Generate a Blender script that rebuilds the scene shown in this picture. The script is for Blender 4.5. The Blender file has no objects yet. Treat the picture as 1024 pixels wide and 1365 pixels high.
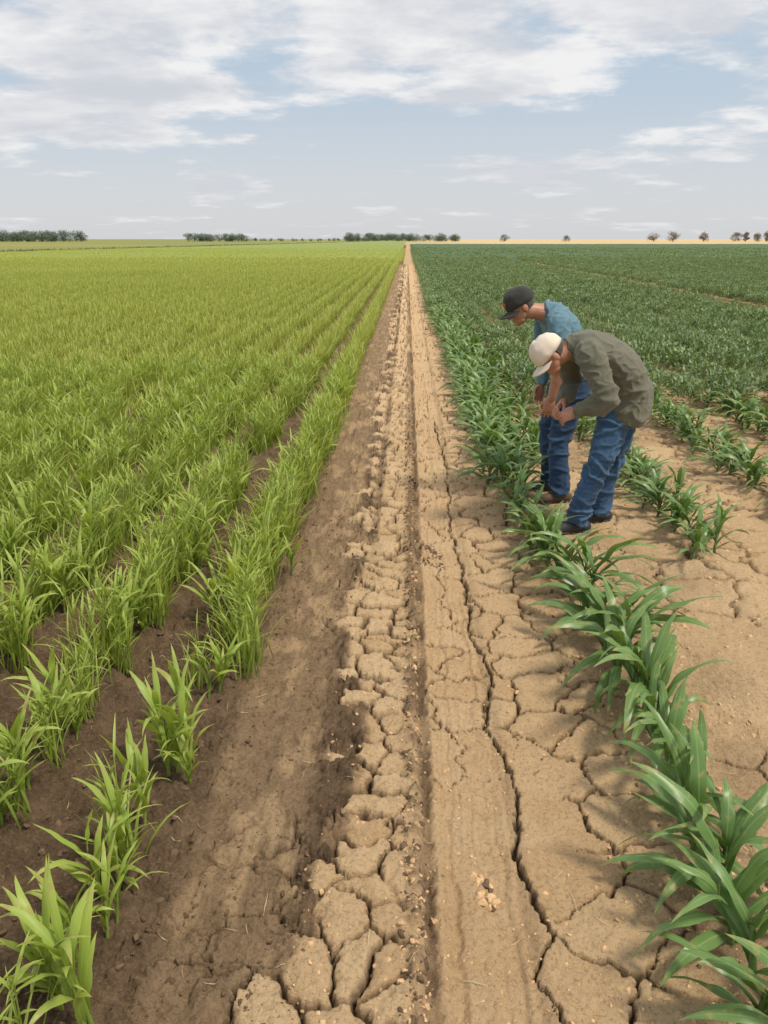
import bpy, bmesh, math, random
import numpy as np
from mathutils import Vector, Matrix, noise as mnoise
random.seed(7); rng=np.random.default_rng(11)
scene=bpy.context.scene
H=1.85; PITCH=math.radians(20.0); YAW=math.radians(1.67)

# ------------------------------------------------------------ helpers
def link(o): scene.collection.objects.link(o); return o
def hash2(ix,iy,seed):
    h=(ix.astype(np.int64)*374761393+iy.astype(np.int64)*668265263+seed*144269504)&0xffffffff
    h=((h^(h>>13))*1274126177)&0xffffffff
    h=h^(h>>16)
    h=((h*2246822519)&0xffffffff); h=h^(h>>15)
    return h/4294967296.0
def vn(x,y,seed=0):
    ix=np.floor(x);iy=np.floor(y);fx=x-ix;fy=y-iy
    fx=fx*fx*fx*(fx*(fx*6-15)+10);fy=fy*fy*fy*(fy*(fy*6-15)+10)
    a=hash2(ix,iy,seed);b=hash2(ix+1,iy,seed);c=hash2(ix,iy+1,seed);d=hash2(ix+1,iy+1,seed)
    return (a*(1-fx)+b*fx)*(1-fy)+(c*(1-fx)+d*fx)*fy
def fbm(x,y,o=3,seed=0):
    s=0;a=.5;t=0
    for i in range(o):
        s=s+a*vn(x*2**i+i*13.7,y*2**i-i*7.3,seed+i);t+=a;a*=.5
    return s/t
def sstep(a,b,x):
    t=np.clip((x-a)/(b-a),0,1);return t*t*(3-2*t)
def voro(x,y,seed,j=.9):
    ix=np.floor(x);iy=np.floor(y)
    best=np.full(x.shape,1e9);bx=np.zeros(x.shape);by=np.zeros(x.shape);cid=np.zeros(x.shape)
    for di in(-1,0,1):
        for dj in(-1,0,1):
            cx=ix+di;cy=iy+dj
            px=cx+.5+j*(hash2(cx,cy,seed)-.5)-x;py=cy+.5+j*(hash2(cx,cy,seed+5)-.5)-y
            d=px*px+py*py;m=d<best
            best=np.where(m,d,best);bx=np.where(m,px,bx);by=np.where(m,py,by)
            cid=np.where(m,hash2(cx,cy,seed+9),cid)
    e=np.full(x.shape,1e9)
    for di in(-2,-1,0,1,2):
        for dj in(-2,-1,0,1,2):
            cx=ix+di;cy=iy+dj
            px=cx+.5+j*(hash2(cx,cy,seed)-.5)-x;py=cy+.5+j*(hash2(cx,cy,seed+5)-.5)-y
            dx=px-bx;dy=py-by;l=np.sqrt(dx*dx+dy*dy)
            ok=l>1e-5
            v=np.where(ok,((px+bx)*.5*dx+(py+by)*.5*dy)/np.where(ok,l,1),1e9)
            e=np.minimum(e,v)
    return e,cid

def new_mat(name):
    m=bpy.data.materials.new(name);m.use_nodes=True
    nt=m.node_tree;nt.nodes.clear();return m,nt
class NB:
    def __init__(s,nt): s.nt=nt
    def n(s,t,**k):
        nd=s.nt.nodes.new(t)
        for a,b in k.items(): setattr(nd,a,b)
        return nd
    def l(s,a,b): s.nt.links.new(a,b)
    def math(s,op,a,b=None,c=None,clamp=False):
        nd=s.n('ShaderNodeMath',operation=op);nd.use_clamp=clamp
        for i,v in enumerate((a,b,c)):
            if v is None: continue
            if isinstance(v,(int,float)): nd.inputs[i].default_value=v
            else: s.l(v,nd.inputs[i])
        return nd.outputs[0]
    def mix(s,f,a,b,mode='MIX'):
        nd=s.n('ShaderNodeMix',data_type='RGBA',blend_type=mode)
        for i,v in ((0,f),(6,a),(7,b)):
            if isinstance(v,(int,float)): nd.inputs[i].default_value=v
            elif isinstance(v,tuple): nd.inputs[i].default_value=(*v[:3],1)
            else: s.l(v,nd.inputs[i])
        return nd.outputs[2]
    def noise(s,vec,scale,detail=3,rough=.5,dist=0):
        nd=s.n('ShaderNodeTexNoise');nd.inputs['Scale'].default_value=scale
        nd.inputs['Detail'].default_value=detail;nd.inputs['Roughness'].default_value=rough
        nd.inputs['Distortion'].default_value=dist
        if vec is not None: s.l(vec,nd.inputs['Vector'])
        return nd.outputs['Fac']
    def rng(s,v,a,b,c=0,d=1,smooth=False):
        nd=s.n('ShaderNodeMapRange');nd.clamp=True
        if smooth: nd.interpolation_type='SMOOTHSTEP'
        s.l(v,nd.inputs[0])
        for i,x in zip((1,2,3,4),(a,b,c,d)): nd.inputs[i].default_value=x
        return nd.outputs[0]

# ------------------------------------------------------------ ground
LC=np.array([(.41,1.2),(.41,1.383),(.365,1.467),(.445,1.606),(.391,1.765),(.36,1.915),(.416,2.16),(.351,2.479),(.359,2.764),(.40,2.94),(.343,3.28),(.351,3.787),(.315,4.84),(.36,6.2),(.31,8.0)])
RX=np.array([1.0,1.4,2.4,3.3,4.0,4.6,6,9,30]);RV=np.array([.93,.94,1.0,.97,.88,.82,.80,.84,.84])
def polydist(X,Y,P):
    d=np.full(X.shape,9.0)
    for (ax,ay),(bx,by) in zip(P[:-1],P[1:]):
        vx=bx-ax;vy=by-ay
        t=np.clip(((X-ax)*vx+(Y-ay)*vy)/(vx*vx+vy*vy),0,1)
        d=np.minimum(d,np.hypot(X-ax-t*vx,Y-ay-t*vy))
    return d
def ground(X,Y):
    """returns height, crack, dark, tone"""
    h=np.zeros(X.shape);crack=np.zeros(X.shape);tone=np.full(X.shape,.5)
    n1=fbm(X*7,Y*7,3,1)-.5;n2=fbm(X*7,Y*7,3,2)-.5
    f1=fbm(X*42,Y*42,3,3)-.5;f2=fbm(X*42,Y*42,3,4)-.5
    xw=X+n1*.13+f1*.026;yw=Y+n2*.13+f2*.026
    big=fbm(X*2.2,Y*1.3,2,21)
    gr=fbm(X*110,Y*110,2,35)-.5
    md=fbm(X*30,Y*30,4,36)-.5
    e1,c1=voro(xw/.165+.35,yw/.140,31);e1=e1*.150
    e2,c2=voro(xw/.25+3.3,yw/.21,47);e2=e2*.23
    e3,c3=voro(xw/.36,yw/.30,63);e3=e3*.33
    edge=-.28+.10*(fbm(Y*1.1,X*0+3,2,8)-.5)-.10*sstep(2.2,1.2,Y)
    q=X+.22*(c1-.5)+.13*n1
    dark=1-sstep(edge-.03,edge+.03,q)
    wl=sstep(edge-.10,edge+.02,q)*(1-sstep(.0,.045,X+.02*n1*4))
    wr=sstep(.09,.12,X)*(1-sstep(.72,.95,X+.3*n1))
    wf=sstep(1.0,1.25,X+.2*n1)
    w1=.003+.020*fbm(X*5,Y*5,2,12)**1.3
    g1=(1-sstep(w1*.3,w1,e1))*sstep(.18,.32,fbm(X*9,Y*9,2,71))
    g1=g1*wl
    g1d=(1-sstep(.001,.005,e2))*dark*sstep(.60,.70,fbm(X*1.7,Y*1.7,2,77))*sstep(-.7,-.5,X)
    h+=wl*(.026*(1-np.exp(-e1/.024))-.008)+wl*(c1-.5)*.012+wl*(.020*md+.007*gr)
    track=sstep(.11,.15,X)*(1-sstep(.34,.39,X+.02*n1))
    vis=sstep(.30,.46,fbm(X*2.3,Y*1.1,2,15))
    w2=(.003+.010*fbm(X*4,Y*4,2,13))*vis*(1-.45*track)
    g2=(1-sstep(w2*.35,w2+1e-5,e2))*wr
    h+=wr*(1-.6*track)*(.013*(1-np.exp(-e2/.02))-.006)*vis
    h+=wr*((.016-.006*track)*md+.007*gr)
    vis3=sstep(.32,.45,fbm(X*1.2,Y*1.0,2,16))
    w3=(.003+.013*fbm(X*3,Y*3,2,14))*vis3
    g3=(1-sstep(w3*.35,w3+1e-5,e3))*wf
    h+=wf*(.015*(1-np.exp(-e3/.03))-.008)*vis3+wf*(.020*md+.007*gr)
    lc=polydist(X+f1*.03+n1*.05,Y+f2*.02,LC)
    wlc=.004+.011*fbm(X*0+1,Y*4,2,18)
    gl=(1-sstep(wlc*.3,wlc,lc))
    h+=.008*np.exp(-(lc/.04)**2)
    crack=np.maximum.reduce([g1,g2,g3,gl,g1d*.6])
    h-=.036*crack
    rx=X-.082-.016*(fbm(X*0+2,Y*3,3,19)-.5)-.02*f1
    wid=.013+.012*fbm(X*0+5,Y*5,2,39)
    rut=np.exp(-(rx/wid)**2)*(.55+.45*sstep(.3,.5,fbm(X*3,Y*6,2,72)))
    cl=fbm(X*34,Y*34,4,20)
    h-=rut*.032
    lip=np.exp(-((rx+.040)/.030)**2)
    h+=lip*(.095*(cl-.36)+.012)*(.4+big)
    lip2=np.exp(-((rx-.04)/.02)**2);h+=lip2*.014*cl
    rx2=X+.20-.03*(fbm(X*0+9,Y*1.1,2,73)-.5)-.03*f1
    rut2=np.exp(-(rx2/.030)**2)*sstep(3.2,6.0,Y)*(.4+.6*sstep(.35,.55,fbm(X*3,Y*2,2,74)))
    h-=rut2*.026
    h+=track*(.015*(vn(X*44+n1*2,Y*.7,22)-.5)+.008*(vn(X*110+n1*4,Y*2.0,23)-.5))
    h-=.018*track
    tl=(1-sstep(-.36,-.28,X))*sstep(-.72,-.62,X)
    h+=tl*.020*(vn(X*26+n1*1.2,Y*.8,24)-.5)
    h+=.004*(fbm(X*70,Y*70,3,25)-.5)
    dk=dark*(1-tl*.5)
    h+=dk*(.050*(fbm(X*14,Y*14,5,26)-.5)+.034*np.maximum(0,fbm(X*36,Y*36,3,27)-.50)*3+.008*gr)+dark*(.014*md+.006*gr)
    h+=wf*.012*(fbm(X*9,Y*9,3,28)-.5)+wr*.008*(fbm(X*14,Y*14,3,29)-.5)
    for rx0 in (1.86,2.75):
        h+=.025*np.exp(-((X-rx0)/.12)**2)
    rc=np.interp(Y,RX,RV);h+=.022*np.exp(-((X-rc)/.12)**2)
    ph=np.mod(X+.82+.25,.50)-.25
    h+=.035*np.exp(-(ph/.11)**2)*(X<-.62)
    h+=.05*(fbm(X*.35,Y*.35,2,30)-.5)*sstep(.9,2.5,np.abs(X))
    tone=.5+.5*(wl*(.25+c1-.5)+wr*(c2-.5)*.6+wf*(c3-.5)*.6)
    rut_dark=np.clip(rut*.85+rut2*.8+lip*.75*sstep(.30,.60,cl*.5+big*.5)+.22*np.exp(-((X-.385+.02*n1)/.018)**2),0,1)  # darker soil tone along both ruts, the clumpy lip and the track edge
    darkm=np.clip(dark+rut_dark*(1-dark),0,1)
    darkm=darkm*(1-dark*(.26*tl+.35*sstep(.48,.70,fbm(X*14,Y*6,4,75))*sstep(-.85,-.5,X)))
    darkm=np.maximum(darkm,.50*np.exp(-((X-rc)/.16)**2)*sstep(.35,.6,big))
    darkm=np.maximum(darkm,.35*wf*sstep(.5,.75,fbm(X*1.5,Y*1.2,3,33)))
    return h,crack,darkm,tone
def geo(a,b,n): return list(np.geomspace(a,b,n))
xs=np.array([-v for v in reversed(geo(3.3,5000,42))]+list(np.arange(-3.2,-1.0,.012))+list(np.arange(-1.0,1.45,.0045))+list(np.arange(1.45,4.6,.012))+geo(4.65,5000,42))
ys=[-400,-100,-40,-15,-6,-3,-1,0,.5,.8,1.0]
y=1.0
while y<45:
    y+=1.1*(y*y+H*H)/H/750;ys.append(y)
ys+=geo(y*1.03,6000,70)
ys=np.array(ys)
GX,GY=np.meshgrid(xs,ys)
nx=len(xs);ny=len(ys)
fx=GX.ravel();fy=GY.ravel()
near=(fx>-9)&(fx<9)&(fy>.4)&(fy<60)
hh=np.zeros(fx.shape);cr=np.zeros(fx.shape);dk=np.zeros(fx.shape);tn=np.full(fx.shape,.5)
a,b,c,d=ground(fx[near],fy[near])
fd=1-sstep(30,58,fy[near])
hh[near]=a*fd;cr[near]=b;dk[near]=c;tn[near]=d
farl=(~near)&(fx<-.3);dk[farl]=1
dk[(~near)&(fx>=-.3)]=.3
co=np.stack([fx,fy,hh],1).astype(np.float32)
me=bpy.data.meshes.new('ground')
me.vertices.add(nx*ny);me.vertices.foreach_set('co',co.ravel())
I=np.arange(nx*ny).reshape(ny,nx)
q=np.stack([I[:-1,:-1],I[:-1,1:],I[1:,1:],I[1:,:-1]],-1).reshape(-1,4)
me.loops.add(q.size);me.loops.foreach_set('vertex_index',q.ravel().astype(np.int32))
me.polygons.add(len(q));me.polygons.foreach_set('loop_start',(np.arange(len(q))*4).astype(np.int32))
me.polygons.foreach_set('use_smooth',np.ones(len(q),bool))
me.update()
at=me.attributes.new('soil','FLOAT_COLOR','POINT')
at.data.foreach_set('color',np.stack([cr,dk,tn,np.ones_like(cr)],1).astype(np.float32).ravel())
gob=link(bpy.data.objects.new('ground',me))

def soil_material():
    m,nt=new_mat('dry_soil');B=NB(nt)
    geo_=B.n('ShaderNodeNewGeometry');P=geo_.outputs['Position']
    att=B.n('ShaderNodeAttribute',attribute_name='soil')
    sp=B.n('ShaderNodeSeparateColor');B.l(att.outputs['Color'],sp.inputs[0])
    crk,drk,ton=sp.outputs
    n_big=B.noise(P,1.3,4,.6);n_mid=B.noise(P,9,5,.65);n_f=B.noise(P,75,5,.75);n_ff=B.noise(P,300,3,.7)
    tan=B.mix(B.rng(n_mid,.3,.7),(.47,.285,.135),(.66,.45,.25))
    tan=B.mix(B.rng(n_big,.35,.7),tan,(.60,.405,.225))
    tan=B.mix(B.rng(ton,.25,.75,0,.65),tan,(.74,.545,.325))
    tan=B.mix(B.math('MULTIPLY',B.rng(n_f,.50,.36),.6),tan,(.29,.165,.078))
    tan=B.mix(B.math('MULTIPLY',B.rng(n_ff,.52,.72),.55),tan,(.76,.59,.37))
    dark=B.mix(B.rng(n_mid,.3,.7),(.090,.057,.033),(.20,.133,.080))
    dark=B.mix(B.rng(n_f,.45,.72,0,.6),dark,(.31,.215,.135))
    dark=B.mix(B.math('MULTIPLY',B.rng(n_ff,.58,.75),.5),dark,(.48,.36,.23))
    col=B.mix(drk,tan,dark)
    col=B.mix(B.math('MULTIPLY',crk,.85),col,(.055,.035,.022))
    sx=B.n('ShaderNodeSeparateXYZ');B.l(P,sx.inputs[0])
    mp=B.n('ShaderNodeMapping');mp.inputs['Scale'].default_value=(.004,.02,1);mp.inputs['Rotation'].default_value=(0,0,.2);B.l(P,mp.inputs[0])
    nb=B.noise(mp.outputs[0],1.0,3,.6)
    lf=B.mix(B.rng(nb,.42,.58),(.26,.25,.07),(.17,.21,.06))
    lf=B.mix(B.math('MULTIPLY',B.rng(n_mid,.3,.7),.4),lf,(.32,.30,.11))
    rf=B.mix(B.rng(nb,.4,.6),(.62,.47,.25),(.52,.39,.20))
    far=B.mix(B.rng(sx.outputs[0],-60,40),lf,rf)
    m1=B.math('MULTIPLY',B.rng(sx.outputs[0],-30,-33),B.rng(sx.outputs[1],50,51))
    m2=B.rng(sx.outputs[1],262,266)
    mm=B.math('MAXIMUM',m1,m2)
    col=B.mix(mm,col,far)
    bs=B.n('ShaderNodeBsdfPrincipled');B.l(col,bs.inputs['Base Color'])
    bs.inputs['Roughness'].default_value=.92;bs.inputs['Specular IOR Level'].default_value=.15
    hgt=B.math('ADD',B.math('MULTIPLY',n_f,1.0),B.math('MULTIPLY',n_ff,.35))
    bp=B.n('ShaderNodeBump');bp.inputs['Strength'].default_value=1.0;bp.inputs['Distance'].default_value=.012
    B.l(hgt,bp.inputs['Height']);B.l(bp.outputs[0],bs.inputs['Normal'])
    o=B.n('ShaderNodeOutputMaterial');B.l(bs.outputs[0],o.inputs[0]);return m
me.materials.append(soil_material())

# ------------------------------------------------------------ mesh building for plants
class MB:
    def __init__(s): s.V=[];s.F=[];s.U=[]
    def blade(s,base,az,L,W,e0,e1,n=8,fold=.35,twist=0,wav=0,pw=1.2,bend=0,basew=.55):
        p=Vector(base);i0=len(s.V)
        for i in range(n+1):
            t=i/n
            el=e0+(e1-e0)*t**pw
            a=az+bend*t
            d=Vector((math.cos(a)*math.cos(el),math.sin(a)*math.cos(el),math.sin(el)))
            if i: p=p+d*(L/n)
            sd=Vector((-math.sin(a),math.cos(a),0))
            if twist: sd=Matrix.Rotation(twist*t,3,d)@sd
            nn=d.cross(sd)*-1
            if nn.z<0 and not twist: nn=-nn
            w=W*(basew+(1-basew)*min(1,t/.35))*(1-max(0,(t-.35)/.65)**1.8)*.5
            wl=nn*(math.sin(t*17+az*3)*wav*w);wr=nn*(math.sin(t*15+az*5+2)*wav*w)
            s.V+= [p-sd*w+nn*(fold*w)+wl,p.copy(),p+sd*w+nn*(fold*w)+wr]
            s.U+= [(0,t),(.5,t),(1,t)]
        for i in range(n):
            b=i0+i*3
            s.F+=[(b,b+1,b+4,b+3),(b+1,b+2,b+5,b+4)]
    def stem(s,a,b,r0,r1,n=6,seg=3,v=.1):
        a=Vector(a);b=Vector(b);d=(b-a).normalized()
        x=d.orthogonal().normalized();y_=d.cross(x);i0=len(s.V)
        for k in range(seg+1):
            t=k/seg;c=a.lerp(b,t);r=r0+(r1-r0)*t
            for j in range(n):
                an=2*math.pi*j/n
                s.V.append(c+x*r*math.cos(an)+y_*r*math.sin(an));s.U.append((.3,v))
        for k in range(seg):
            for j in range(n):
                s.F.append((i0+k*n+j,i0+k*n+(j+1)%n,i0+(k+1)*n+(j+1)%n,i0+(k+1)*n+j))
    def leaf(s,c,az,el,L,W,roll=0,droop=.3):
        d=Vector((math.cos(az)*math.cos(el),math.sin(az)*math.cos(el),math.sin(el)))
        sd=Vector((-math.sin(az),math.cos(az),0));sd=Matrix.Rotation(roll,3,d)@sd
        nn=d.cross(sd)*-1;c=Vector(c);i0=len(s.V)
        mid=c+d*L*.5+nn*L*.08;tip=c+d*L-nn*L*droop*.4
        s.V+=[c,mid-sd*W*.5+nn*W*.15,mid,mid+sd*W*.5+nn*W*.15,tip]
        s.U+=[(.5,0),(0,.5),(.5,.5),(1,.5),(.5,1)]
        s.F+=[(i0,i0+1,i0+2),(i0,i0+2,i0+3),(i0+1,i0+4,i0+2),(i0+2,i0+4,i0+3)]
    def obj(s,name,mat):
        m=bpy.data.meshes.new(name);m.from_pydata([tuple(v) for v in s.V],[],s.F)
        uv=m.uv_layers.new(name='UVMap')
        li=np.zeros(len(m.loops),np.int32);m.loops.foreach_get('vertex_index',li)
        U=np.array(s.U,np.float32)[li];uv.data.foreach_set('uv',U.ravel())
        m.polygons.foreach_set('use_smooth',np.ones(len(m.polygons),bool))
        m.materials.append(mat);return bpy.data.objects.new(name,m)

def leaf_mat(name,ca,cb,tip,rib=None,transl=.3,rough=.45,spec=.4,dry=0):
    m,nt=new_mat(name);B=NB(nt)
    oi=B.n('ShaderNodeObjectInfo');g=B.n('ShaderNodeNewGeometry')
    uv=B.n('ShaderNodeUVMap');su=B.n('ShaderNodeSeparateXYZ');B.l(uv.outputs[0],su.inputs[0])
    u,v=su.outputs[0],su.outputs[1]
    col=B.mix(oi.outputs['Random'],ca,cb)
    nb=B.noise(g.outputs['Position'],.35,2,.6)
    col=B.mix(B.rng(nb,.35,.65,0,.45),col,cb)
    nm=B.noise(g.outputs['Position'],14,1,.5)
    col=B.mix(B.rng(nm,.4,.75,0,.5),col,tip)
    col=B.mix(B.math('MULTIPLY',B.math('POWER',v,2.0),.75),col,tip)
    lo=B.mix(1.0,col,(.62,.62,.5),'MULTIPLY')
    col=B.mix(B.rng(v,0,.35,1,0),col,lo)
    if rib:
        ce=B.math('ABSOLUTE',B.math('SUBTRACT',u,.5))
        col=B.mix(B.math('MULTIPLY',B.rng(ce,.0,.07,1,0),.65),col,rib)
        wv=B.math('SINE',B.math('MULTIPLY',u,110.0))
        col=B.mix(B.math('MULTIPLY',B.rng(wv,-1,1),.16),col,rib)
    if dry:
        nd=B.noise(g.outputs['Position'],30,2,.6)
        f=B.math('MULTIPLY',B.rng(B.math('ADD',nd,B.math('MULTIPLY',v,.22)),.70,.80),dry)
        col=B.mix(f,col,(.42,.33,.13))
    bs=B.n('ShaderNodeBsdfPrincipled');B.l(col,bs.inputs['Base Color'])
    bs.inputs['Roughness'].default_value=rough;bs.inputs['Specular IOR Level'].default_value=spec
    tr=B.n('ShaderNodeBsdfTranslucent')
    tc=B.mix(1.0,col,(1.35,1.25,.5),'MULTIPLY');B.l(tc,tr.inputs[0])
    mx=B.n('ShaderNodeMixShader');mx.inputs[0].default_value=transl
    B.l(bs.outputs[0],mx.inputs[1]);B.l(tr.outputs[0],mx.inputs[2])
    o=B.n('ShaderNodeOutputMaterial');B.l(mx.outputs[0],o.inputs[0]);return m
M_wheat=leaf_mat('young_crop_leaf',(.22,.36,.050),(.33,.45,.068),(.45,.52,.12),rib=(.43,.52,.18),transl=.35,dry=.6)
M_wheat_far=leaf_mat('field_crop_leaf',(.27,.37,.055),(.36,.43,.075),(.49,.52,.15),transl=.3)
M_corn=leaf_mat('corn_leaf',(.080,.175,.042),(.120,.225,.056),(.17,.29,.085),rib=(.30,.42,.18),transl=.25,rough=.38,spec=.5,dry=.5)
M_bush=leaf_mat('bean_leaf',(.090,.165,.050),(.130,.210,.068),(.27,.36,.17),transl=.22,rough=.42,spec=.5)

def coll(name,objs):
    c=bpy.data.collections.new(name)
    for o in objs: c.objects.link(o)
    return c
def instancer(name,pts,rots,scl,idx,c):
    n=len(pts);m=bpy.data.meshes.new(name);m.vertices.add(n)
    m.vertices.foreach_set('co',np.array(pts,np.float32).ravel())
    m.attributes.new('rot','FLOAT_VECTOR','POINT').data.foreach_set('vector',np.array(rots,np.float32).ravel())
    m.attributes.new('scl','FLOAT_VECTOR','POINT').data.foreach_set('vector',np.array(scl,np.float32).ravel())
    m.attributes.new('idx','INT','POINT').data.foreach_set('value',np.array(idx,np.int32))
    m.update()
    o=link(bpy.data.objects.new(name,m))
    ng=bpy.data.node_groups.new(name+'_scatter','GeometryNodeTree')
    ng.interface.new_socket('Geometry',in_out='INPUT',socket_type='NodeSocketGeometry')
    ng.interface.new_socket('Geometry',in_out='OUTPUT',socket_type='NodeSocketGeometry')
    gi=ng.nodes.new('NodeGroupInput');go=ng.nodes.new('NodeGroupOutput')
    ip=ng.nodes.new('GeometryNodeInstanceOnPoints');ci=ng.nodes.new('GeometryNodeCollectionInfo')
    ci.inputs['Collection'].default_value=c;ci.inputs['Separate Children'].default_value=True;ci.inputs['Reset Children'].default_value=True
    ip.inputs['Pick Instance'].default_value=True
    def na(nm,t):
        x=ng.nodes.new('GeometryNodeInputNamedAttribute');x.data_type=t;x.inputs['Name'].default_value=nm
        return [s for s in x.outputs if s.enabled and s.name=='Attribute'][0]
    L=ng.links.new
    L(gi.outputs[0],ip.inputs['Points']);L(ci.outputs[0],ip.inputs['Instance'])
    L(na('idx','INT'),ip.inputs['Instance Index']);L(na('rot','FLOAT_VECTOR'),ip.inputs['Rotation']);L(na('scl','FLOAT_VECTOR'),ip.inputs['Scale'])
    L(ip.outputs[0],go.inputs[0])
    md=o.modifiers.new('scatter','NODES');md.node_group=ng
    return o
R=random.uniform
def tuft_young(i):
    mb=MB()
    for k in range(random.randint(1,2)):
        bx=R(-.02,.02);by=R(-.02,.02);hs=R(.12,.22)
        lx=R(-.03,.03);ly=R(-.03,.03)
        mb.stem((bx,by,-.03),(bx+lx,by+ly,hs),.007,.004,5,2,.2)
        az=R(0,6.28)
        for j in range(random.randint(5,7)):
            t=.15+.85*j/5;az+=math.pi+R(-.6,.6)
            mb.blade((bx+lx*t,by+ly*t,hs*t),az,R(.16,.30),R(.018,.030),R(1.1,1.45),R(-.7,.9),10,.3,R(-.9,.9),.25,1.6,R(-.4,.4))
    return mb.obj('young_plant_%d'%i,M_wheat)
def tuft_thin(i):
    mb=MB()
    for k in range(16):
        bx=random.gauss(0,.03);by=random.gauss(0,.03)
        L=R(.24,.42)
        mb.blade((bx,by,-.02),R(0,6.28),L,R(.006,.013),R(1.3,1.53),R(.3,1.35),6,.3,R(-1,1),.1,1.8)
    for k in range(4):
        bx=random.gauss(0,.03);by=random.gauss(0,.03);h=R(.27,.38);lx=R(-.04,.04);ly=R(-.04,.04)
        mb.stem((bx,by,0),(bx+lx,by+ly,h),.003,.002,4,2,.6)
        for j in range(4):
            t=R(.5,1);mb.blade((bx+lx*t,by+ly*t,h*t),R(0,6.28),R(.08,.16),R(.006,.012),R(.8,1.4),R(0,1.0),5,.3)
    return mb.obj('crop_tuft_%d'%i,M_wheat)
def seg_far(i):
    mb=MB()
    for k in range(120):
        by=R(-.3,.3);bx=random.gauss(0,.06);L=R(.16,.32)
        hb=R(0,.14)
        mb.blade((bx,by,hb),R(0,6.28),L,R(.008,.015),R(1.15,1.52),R(.1,1.3),4,.3,0,0,1.6)
    return mb.obj('crop_row_segment_%d'%i,M_wheat_far)
c_young=coll('young_crop_plants',[tuft_young(i) for i in range(6)]+[tuft_thin(i) for i in range(6)])
c_seg=coll('crop_row_segments',[seg_far(i) for i in range(5)])
P_=[];Ro=[];S_=[];Id=[]
P2=[];Ro2=[];S2=[];Id2=[]
k=0
while True:
    X0=-.80-.50*k
    if X0<-8.0: break
    ymin=max(1.05,(abs(X0)-2.0)/.75)
    y=ymin
    while y<10:
        dens=1.0
        if y<2.4: dens=.66
        elif y<3.0: dens=.8
        y+=.036 if y>3.0 else .052
        if random.random()>dens: continue
        if y>2.3 and vn(np.array([y*1.9]),np.array([k*3.1]),5)[0]<.15: continue
        x=X0+random.gauss(0,.050 if y>2.8 else .035)-.06*(y<2.2)*random.random()
        s=R(.75,1.18)*(1.0 if y>2.8 else .92)
        P_.append((x,y,0));Ro.append((R(-.14,.14),R(-.14,.14),R(0,6.28)));S_.append((s,s,s*R(.9,1.1)))
        py=.90 if y<2.5 else (.4 if y<4 else .15)
        Id.append(random.randint(6,11) if random.random()<py else random.randint(0,5))
    k+=1
k=0
def left_lim(y): return -52+max(0,(y-95))*.06
while k<110:
    X0=-.80-.50*k
    y=max(7.5,(abs(X0)-5)/.75)
    while y<135:
        st=.34 if y<40 else .55
        y+=st
        if X0<left_lim(y): break
        if y>60 and k%2==1: continue
        s=R(.85,1.1)
        lw=1.0 if y<40 else 1.25
        if y>60: lw=2.6
        g=1+.22*(mnoise.noise(Vector((X0*.12,y*.12,0))))
        P2.append((X0+random.gauss(0,.02),y+R(-.1,.1),.01));Ro2.append((0,0,R(-.1,.1)+(math.pi if random.random()<.5 else 0)));S2.append((s*lw,s*(1.0 if y<40 else 1.6),s*g));Id2.append(random.randint(0,4))
    k+=1
P_=np.array(P_);P_[:,2]=ground(P_[:,0],P_[:,1])[0]
instancer('young_crop_rows',P_,Ro,S_,Id,c_young)
instancer('green_crop_field',P2,Ro2,S2,Id2,c_seg)
# corn plants
def corn(i):
    mb=MB();hs=R(.15,.24)
    lx=R(-.02,.02);ly=R(-.02,.02)
    mb.stem((0,0,-.03),(lx,ly,hs),.014,.008,8,3,.3)
    az=R(0,6.28);n=random.randint(7,9)
    for j in range(n):
        t=.1+.9*j/(n-1)
        az+=math.pi+R(-.7,.7)
        L=(.27+.19*math.sin(math.pi*min(1,t*.75+.15)))*R(.8,1.15)
        W=R(.038,.060)
        e0=.95+.42*t+R(-.15,.1);e1=(-1.05+1.1*t)+R(-.4,.35)
        mb.blade((lx*t,ly*t,hs*t),az,L,W,e0,e1,16,.32,R(-.9,.9),.28,R(1.0,1.5),R(-.5,.5),.5)
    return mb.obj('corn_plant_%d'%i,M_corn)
c_corn=coll('corn_plants',[corn(i) for i in range(10)])
P3=[];R3=[];S3=[];I3=[]
def corn_row(X0,y0,y1,st,jit=.04,s0=.95):
    y=y0
    while y<y1:
        y+=st*R(.7,1.3)
        s=s0*R(.75,1.18)
        xx=X0 if X0 is not None else float(np.interp(y,RX,RV))
        P3.append((xx+random.gauss(0,jit),y,0));R3.append((R(-.2,.2),R(-.2,.2),R(0,6.28)));S3.append((s,s,s));I3.append(random.randint(0,9))
corn_row(None,1.15,3.0,.105,.028,1.0)
corn_row(None,3.0,4.2,.10,.035,.88)
corn_row(None,4.2,5.4,.10,.035,.70)
corn_row(None,5.4,26,.085,.08,.80)
corn_row(.78,6.2,26,.12,.05,.75)
corn_row(1.15,6.2,20,.13,.10,.85)
corn_row(1.86,4.15,9,.085,.06,.66)
corn_row(2.75,4.6,9,.085,.06,.7)
corn_row(3.6,5.0,9,.09,.06,.75)
corn_row(4.5,6.0,9,.09,.06,.75)
corn_row(5.4,7.0,9,.09,.06,.75)
P3=np.array(P3);P3[:,2]=ground(P3[:,0],P3[:,1])[0]
instancer('corn_rows',P3,R3,S3,I3,c_corn)
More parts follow.
